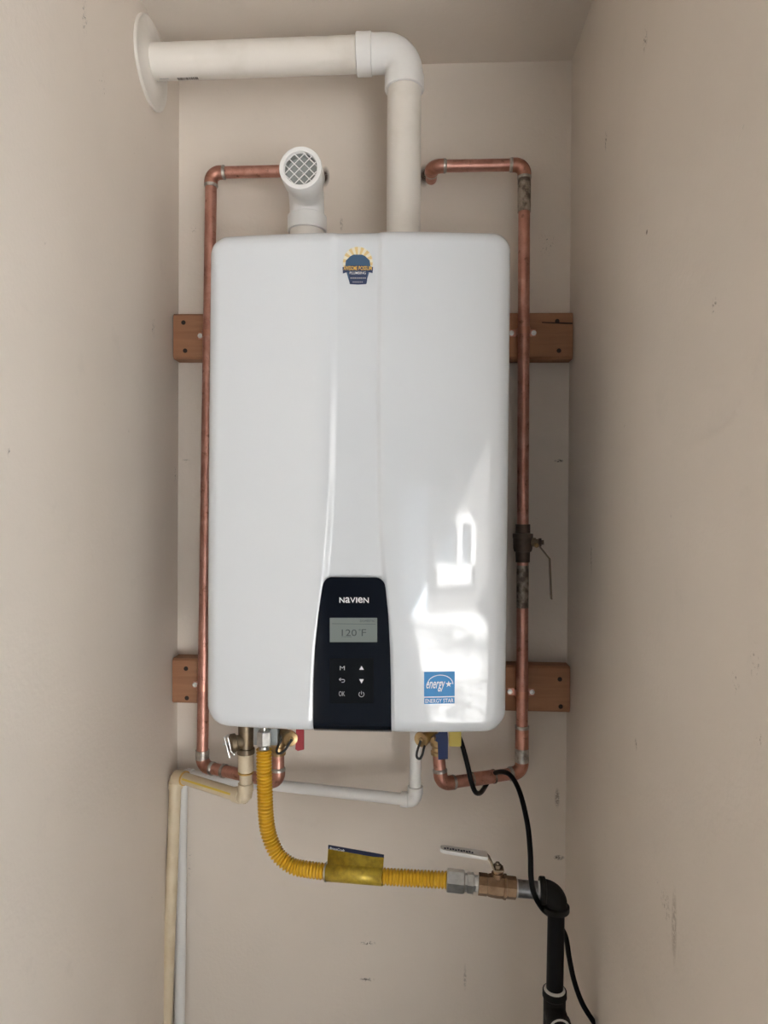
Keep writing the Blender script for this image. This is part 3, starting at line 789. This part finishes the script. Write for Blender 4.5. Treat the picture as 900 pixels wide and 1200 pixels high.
# ------------------------------------------------------------------ service valves (hot red, cold blue)
def service_valve(label, px, Y, capc, hcol, handle, strapm, loop_pts):
    """capc: pixel of drain cap face; handle: pixel polygon of the lever"""
    top_ = base.z+.001; x = P(px, 872, Y).x; zl = P(px, 884, Y).z
    t = thing('service_valve', label, 'valve', Vector((x, Y, zl)))
    MB().lathe(Vector((x, Y, zl)), (0,0,1), [(0, RCU), (0, .0142), (.006, .0146), (.008, .0125), (.014, .0125), (.018, .0155), (.036, .0160), (.040, .013), (max(top_-zl, .045), .013)], 22).build('body', 'brass', t, 30)
    cp = P(capc[0], capc[1], Y-.072); src = Vector((x, Y-.004, cp.z+.002)); d = (cp-src)
    MB().tube([src, cp-d*.18], .0085, 18).build('drain_port', 'brass', t)
    un = d.normalized()
    MB().lathe(cp-un*.013, un, [(0, .0090), (0, .0130), (.011, .0135), (.013, .0122), (.0125, .0085), (.012, .0030)], 24).build('cap', 'brass', t, 30)
    MB().lathe(cp-un*.001, un, [(0, .0042), (.003, .0042), (.004, .0025)], 14).build('cap_pin', 'brass', t, 30)
    MB().tube(catmull([P(a, b_, Y-.072-dy) for a, b_, dy in loop_pts], 6), .0022, 8).build('cap_strap', 'rubber', t)
    yq = Y-.024
    hp_ = [P(a, b_, yq) for a, b_ in handle]
    MB().poly_plate(hp_, (0, .005, 0)).build('handle', hcol, t, 20)
    hc = sum(hp_, Vector())/len(hp_); hc = Vector((x, Y, P(px, 860, Y).z))
    MB().lathe(hc, Vector((hp_[0].x-hc.x, yq-Y, 0)), [(0, .007), ((Vector((hp_[0].x-hc.x, yq-Y, 0))).length+.002, .007)], 12).build('stem', 'brass', t)
    return t
service_valve('hot service valve with a red lever and capped brass drain port', 326, -.125, (341, 866.5), 'red_plastic',
    [(347, 852), (356, 852), (356, 878.5), (349, 880), (346, 878), (346.5, 872)], 'rubber',
    [(334, 860, -.010), (327, 872, -.006), (324, 880, .004), (327, 883, .006), (333, 880, .006), (338, 873, .006), (342, 866.5, .005)])
cs = service_valve('cold service valve with a blue lever and capped brass drain port', 514, -.12, (493, 867), 'blue_plastic',
    [(506, 850), (524, 850), (525, 866), (525, 889.5), (513.5, 890.5), (513, 870), (507, 866)], 'rubber',
    [(500, 868, -.008), (497, 876, .004), (495, 884, .006), (492, 889, .006), (488.5, 887, .006), (489, 880, .006), (493, 868, .005)])

# ------------------------------------------------------------------ yellow gas connector
YG = -.200
gt = thing('gas_connector', 'yellow corrugated flexible gas line curving below the heater', 'hose', P(309, 880, YG))
YE = -.255
g_top = P(309.5, 878, YG)
ctrl = [g_top, P(309.5, 895, YG), P(310.5, 930, YG), P(312, 960, YG), P(316, 981, YG), P(326, 1002, YG-.003), P(343, 1015, YG-.008), P(362, 1019, YG-.014), P(382, 1021.5, YG-.019), P(415, 1024, YG-.027), P(450, 1027, YG-.035), P(490, 1029.5, YG-.045), P(526, 1031.5, YE)]
cur = catmull(ctrl, 24)
acc = [0.0]
for a, b_ in zip(cur, cur[1:]): acc.append(acc[-1]+(b_-a).length)
tot = acc[-1]; pitch_ = .0058; npt = int(tot/pitch_)*8; pts = []; rs = []; j = 0
for i in range(npt+1):
    s = tot*i/npt
    while j < len(acc)-2 and acc[j+1] < s: j += 1
    k = (s-acc[j])/max(acc[j+1]-acc[j], 1e-9); pts.append(cur[j]+(cur[j+1]-cur[j])*k)
    rs.append(.0122+.0018*math.cos(2*PI*s/pitch_))
MB().tube(pts, rs, 24).build('corrugated_tube', 'yellow_coating', gt, 60)
zn = P(309, 868, YG).z
MB().lathe(g_top-Vector((0,0,.002)), (0,0,1), [(0, .011), (.003, .0085), (.008, .0085), (.0085, .0118)], 20).build('collar', 'zinc', gt, 30)
MB().lathe(Vector((g_top.x, YG, P(309, 873.5, YG).z)), (0,0,1), [(0, .0118), (.002, .0132), (.024, .0132), (.026, .0118)], 6, phase=PI/6).build('nut', 'zinc', gt, 20)
MB().lathe(Vector((g_top.x, YG, P(309, 858, YG).z)), (0,0,1), [(0, .005), (max(base.z-P(309, 858, YG).z+.001, .01), .005)], 16).build('inlet_stub', 'zinc', gt)
mb = MB().box((g_top.x-.021, YG+.012, P(309, 876, YG).z), (g_top.x+.021, YG+.05, base.z+.001)); mb.build('inlet_block', 'grey_fitting', gt, 20)
pe = ctrl[-1]; gd = (P(560, 1035.5, YE-.002)-pe).normalized()
def px_len(k): return k*(YE-CAM.y)/FPX
MB().lathe(pe-gd*.004, gd, [(0, .0128), (.0005, .0178), (.002, .0186), (.028, .0186), (.030, .0165)], 6, phase=.3).build('coupling_nut', 'zinc', gt, 20)
MB().lathe(pe+gd*.024, gd, [(0, .0145), (.006, .0145), (.0065, .0165), (.016, .0165), (.0165, .0130), (.022, .0128)], 6, phase=.3).build('hex_adapter', 'zinc', gt, 20)
MB().lathe(pe+gd*.044, gd, [(0, .0125), (.004, .0127)], 20).build('thread_tape', 'thread_tape', gt)
# ring and printed tag
rg = P(381.5, 1021.5, YG-.019); d_r = (P(400, 1023, YG-.0235)-rg).normalized()
MB().lathe(rg, d_r, [(0, .0145), (.0005, .0162), (.0025, .0162), (.003, .0145)], 24, cap=False).build('end_ring', 'steel', gt)
ta = P(383.5, 1021.8, YG-.0195); tb = P(449, 1026.9, YG-.035); dt_ = (tb-ta)
nn = Vector((-dt_.y, dt_.x, 0)).normalized(); nn = nn if nn.y < 0 else -nn
upv = Vector((0,0,1)); mb = MB(); vs_ = []; prof = []
for k in range(15):
    a = math.radians(-100+190*k/14); prof.append((math.cos(a)*.0150, math.sin(a)*.0150))
for e, hgt in ((ta, P(385, 986, YG+.0)), (tb, P(449, 999, YG-.02))):
    zt2 = hgt.z
    for yy, zz in prof: vs_.append(e+nn*yy+upv*zz)
    vs_.append(Vector((e.x, e.y, zt2))+nn*-.006)
n = len(prof)+1
mb.add(vs_, [(i, i+1, i+1+n, i+n) for i in range(n-1)])
tg = mb.build('paper_tag', 'foil_yellow', gt, 50)
sol = tg.modifiers.new('solid', 'SOLIDIFY'); sol.thickness = .0006; sol.offset = -1
tg['label'] = 'shiny yellow tag with a navy heading'
p0 = Vector((ta.x, ta.y, P(385, 986, YG).z))+nn*-.006; p1 = Vector((tb.x, tb.y, P(449, 999, YG-.02).z))+nn*-.006
mb = MB(); off = nn*.0012
mb.poly_plate([p0+off-upv*.0068, p1+off-upv*.0062, p1+off+upv*.0006, p0+off+upv*.0006], nn*-.0018); mb.build('tag_heading', 'foil_navy', tg, 20)
uv, fs = glyph_mesh('BrassCraft', .01, .2)
e_u = (p1-p0); mb = MB()
mb.add([p0+off*1.5+e_u*(.03+.27*u)+upv*(-.0055+.0040*v-.0*u) for u, v in uv], fs); mb.build('tag_lettering', 'print_white', tg)

# ------------------------------------------------------------------ gas shut-off valve
g0 = pe+gd*.0485
gv = thing('gas_valve', 'brass gas shut-off valve with a white lever beside the yellow hose', 'valve', g0)
Lg = px_len(44)
MB().lathe(g0, gd, [(0, .0130), (0, .0172), (.014, .0172), (.0145, .0160), (.018, .0175), (.030, .0185), (.040, .0182), (.0415, .0195), (.0450, .0195), (.0455, .0172), (Lg-.001, .0172), (Lg, .013)], 8, phase=PI/8).build('body', 'brass_gas', gv, 25)
sb = g0+gd*(Lg*.50)+Vector((0,0,.014))
MB().lathe(sb, (0,0,1), [(0, .0098), (.008, .0098), (.0085, .0075), (.015, .0075)], 20).build('stem', 'brass_gas', gv, 30)
hn = sb+Vector((0,0,.0145))
MB().lathe(hn+Vector((0,0,.0015)), (0,0,1), [(0, .0066), (.0055, .0066), (.006, .0035), (.009, .0035)], 6).build('nut', 'brass_dark', gv, 20)
k1 = P(571, 1003, hn.y-.002); k2 = P(516, 994.5, hn.y-.004)
def bar(pts, hw, th, tip=0):
    mb = MB(); pts = [Vector(p) for p in pts]; vs_ = []
    for i, p in enumerate(pts):
        t_ = (pts[min(i+1, len(pts)-1)]-pts[max(i-1, 0)]).normalized()
        side = Vector((0,1,0)); nrm = t_.cross(side).normalized(); w = hw[i] if isinstance(hw, list) else hw
        for a, b_ in ((-1,-1),(1,-1),(1,1),(-1,1)): vs_.append(p+side*(w*a)+nrm*(th/2*b_))
    n = len(pts)
    fs = [(0,1,2,3), tuple((n-1)*4+k for k in (3,2,1,0))]
    for i in range(n-1):
        for k in range(4): fs.append((i*4+k, i*4+(k+1) % 4, i*4+4+(k+1) % 4, i*4+4+k))
    return mb.add(vs_, fs)
lever = bar([hn+Vector((.010, 0, 0)), hn+Vector((-.006, 0, .0005)), k1+Vector((.004, 0, -.0045)), k1, k1+(k2-k1)*.2], [.009, .0095, .0085, .008, .008], .0026).build('lever', 'brass_dark', gv, 25)
grip = bar([k1+(k2-k1)*t for t in (0, .04, .5, .88, .97, 1.0)], [.0088, .0098, .0100, .0092, .0070, .004], .0056).build('grip', 'handle_white', lever, 25)
tt = (k2-k1)
mb = MB(); nrm = Vector((0,0,1))
for i in range(11):
    u0 = .90-i*.058; wv = .036 if i % 3 else .045
    c_ = k1+tt*u0+Vector((0, -.003+.0015*(i % 2), .0032)); mb.obox(c_, tt*wv*.5, Vector((0, .0022, 0)), Vector((0, 0, .0003)))
mb.build('grip_print', 'foil_navy', grip, 20)

# ------------------------------------------------------------------ black iron gas pipe
g1 = g0+gd*Lg
ip = thing('gas_pipe', 'black iron gas pipe with elbow and tee below the brass gas valve', 'pipe', P(650, 1170, YE))
ec = P(652, 1043, YE-.008); rb_ = P(650, 1160, YE-.008)
ec = Vector((ec.x, ec.y, g1.z+gd.z*.03))
gd2 = (ec-g1).normalized()
RG = .0136
MB().lathe(g1-gd2*.002, gd2, [(0, .0140), (.004, .0142), (.0045, .0125)], 22).build('thread_tape', 'thread_tape', ip)
MB().tube([g1, ec-gd2*.012], RG, 22).build('nipple', 'nipple_steel', ip)
ea = ec-gd2*.026; eb = ec-Vector((0,0,.030))
mb = MB().tube([ea]+arc(ea, ec, eb, .020, 10)+[eb], .0175, 24)
mb.lathe(ea-gd2*.001, gd2, [(0, .0135), (0, .0205), (.0015, .0212), (.0085, .0212), (.010, .0175)], 26)
mb.lathe(eb-Vector((0,0,.001)), (0,0,1), [(0, .0135), (0, .0205), (.0015, .0212), (.0085, .0212), (.010, .0175)], 26)
mb.build('elbow', 'iron', ip, 35)
MB().lathe(ea-gd2*.004, gd2, [(0, .0137), (.0035, .0142)], 22).build('thread_tape', 'thread_tape', ip)
zr = P(650, 1160, ec.y).z; xr_ = P(650, 1150, ec.y).x
tt_ = Vector((xr_, ec.y, zr))
MB().tube([Vector((ec.x, ec.y, eb.z+.005)), tt_-Vector((0,0,.012))], RG, 22).build('riser_pipe', 'iron_pipe', ip)
MB().lathe(tt_-Vector((0,0,.001)), (0,0,1), [(0, .0175), (.0025, .0165), (.004, .0140)], 24).build('thread_tape', 'thread_tape', ip)
tc = tt_-Vector((0,0,.034))
mb = MB().lathe(tt_, (0,0,-1), [(0, .0140), (0, .0192), (.010, .0196), (.012, .0178), (.068, .0178), (.070, .0196), (.080, .0192), (.080, .0140)], 26)
mb.lathe(tc, (.05,-1,-.12), [(0, .0178), (.022, .0178), (.024, .0198), (.034, .0198), (.034, .0140), (.030, .0138)], 26)
mb.build('tee', 'iron', ip, 35)
td = Vector((.05,-1,-.12)).normalized()
MB().lathe(tc+td*.033, td, [(0, .0178), (.0012, .0165), (.002, .0140)], 24).build('thread_tape', 'thread_tape', ip)
MB().lathe(tc+td*.030, td, [(0, .0137), (.009, .0137), (.0095, .012)], 22).build('plug', 'iron_pipe', ip)
MB().tube([tt_-Vector((0,0,.075)), Vector((tt_.x, tt_.y, .005))], RG, 22).build('lower_pipe', 'iron_pipe', ip)

# ------------------------------------------------------------------ black power cord
YP = -.150
co = thing('power_cord', 'black power cord looping over the copper pipe towards the right wall', 'cord', P(535, 860, YP))
cp_ = [P(535, 858, YP), P(541, 871, YP), P(548, 897, YP-.01), P(552, 915, YP-.012), P(557, 928, YP-.004), P(563, 929, YP+.035), P(569, 921, -.055), P(576, 909, -.07), P(586, 904.5, -.105), P(598, 908.5, -.14), P(609, 928, -.19), P(618, 965, -.24), P(621.5, 1000, -.275), P(622.5, 1030, -.288), P(627, 1050, -.284), P(636, 1065, -.262), P(645, 1073, -.235), P(655, 1084, -.222), P(663, 1098, -.222), P(667, 1122, -.225), P(673, 1150, -.228), P(683, 1177, -.232), P(699, 1203, -.238)]
cp_ += [P(711, 1228, -.245), Vector((.288, -.26, .60)), Vector((.290, -.28, .35)), Vector((.288, -.31, .10)), Vector((.270, -.36, .0055)), Vector((.20, -.46, .0055))]
MB().tube(catmull(cp_, 8), .0044, 12).build('cable', 'cord_black', co, 60)
y0_, y1_ = P(526, 872, YP), P(540, 858, YP)
mb = MB(); mb.obox(Vector(((y0_.x+y1_.x)/2, YP, (y0_.z+base.z)/2)), Vector(((y1_.x-y0_.x)/2, 0, 0)), Vector((0, .012, 0)), Vector((0, 0, (base.z-y0_.z)/2)), .0015)
yb = mb.build('cable_gland', 'yellow_plastic', co, 20); yb['label'] = 'yellow block where the cord enters the heater'
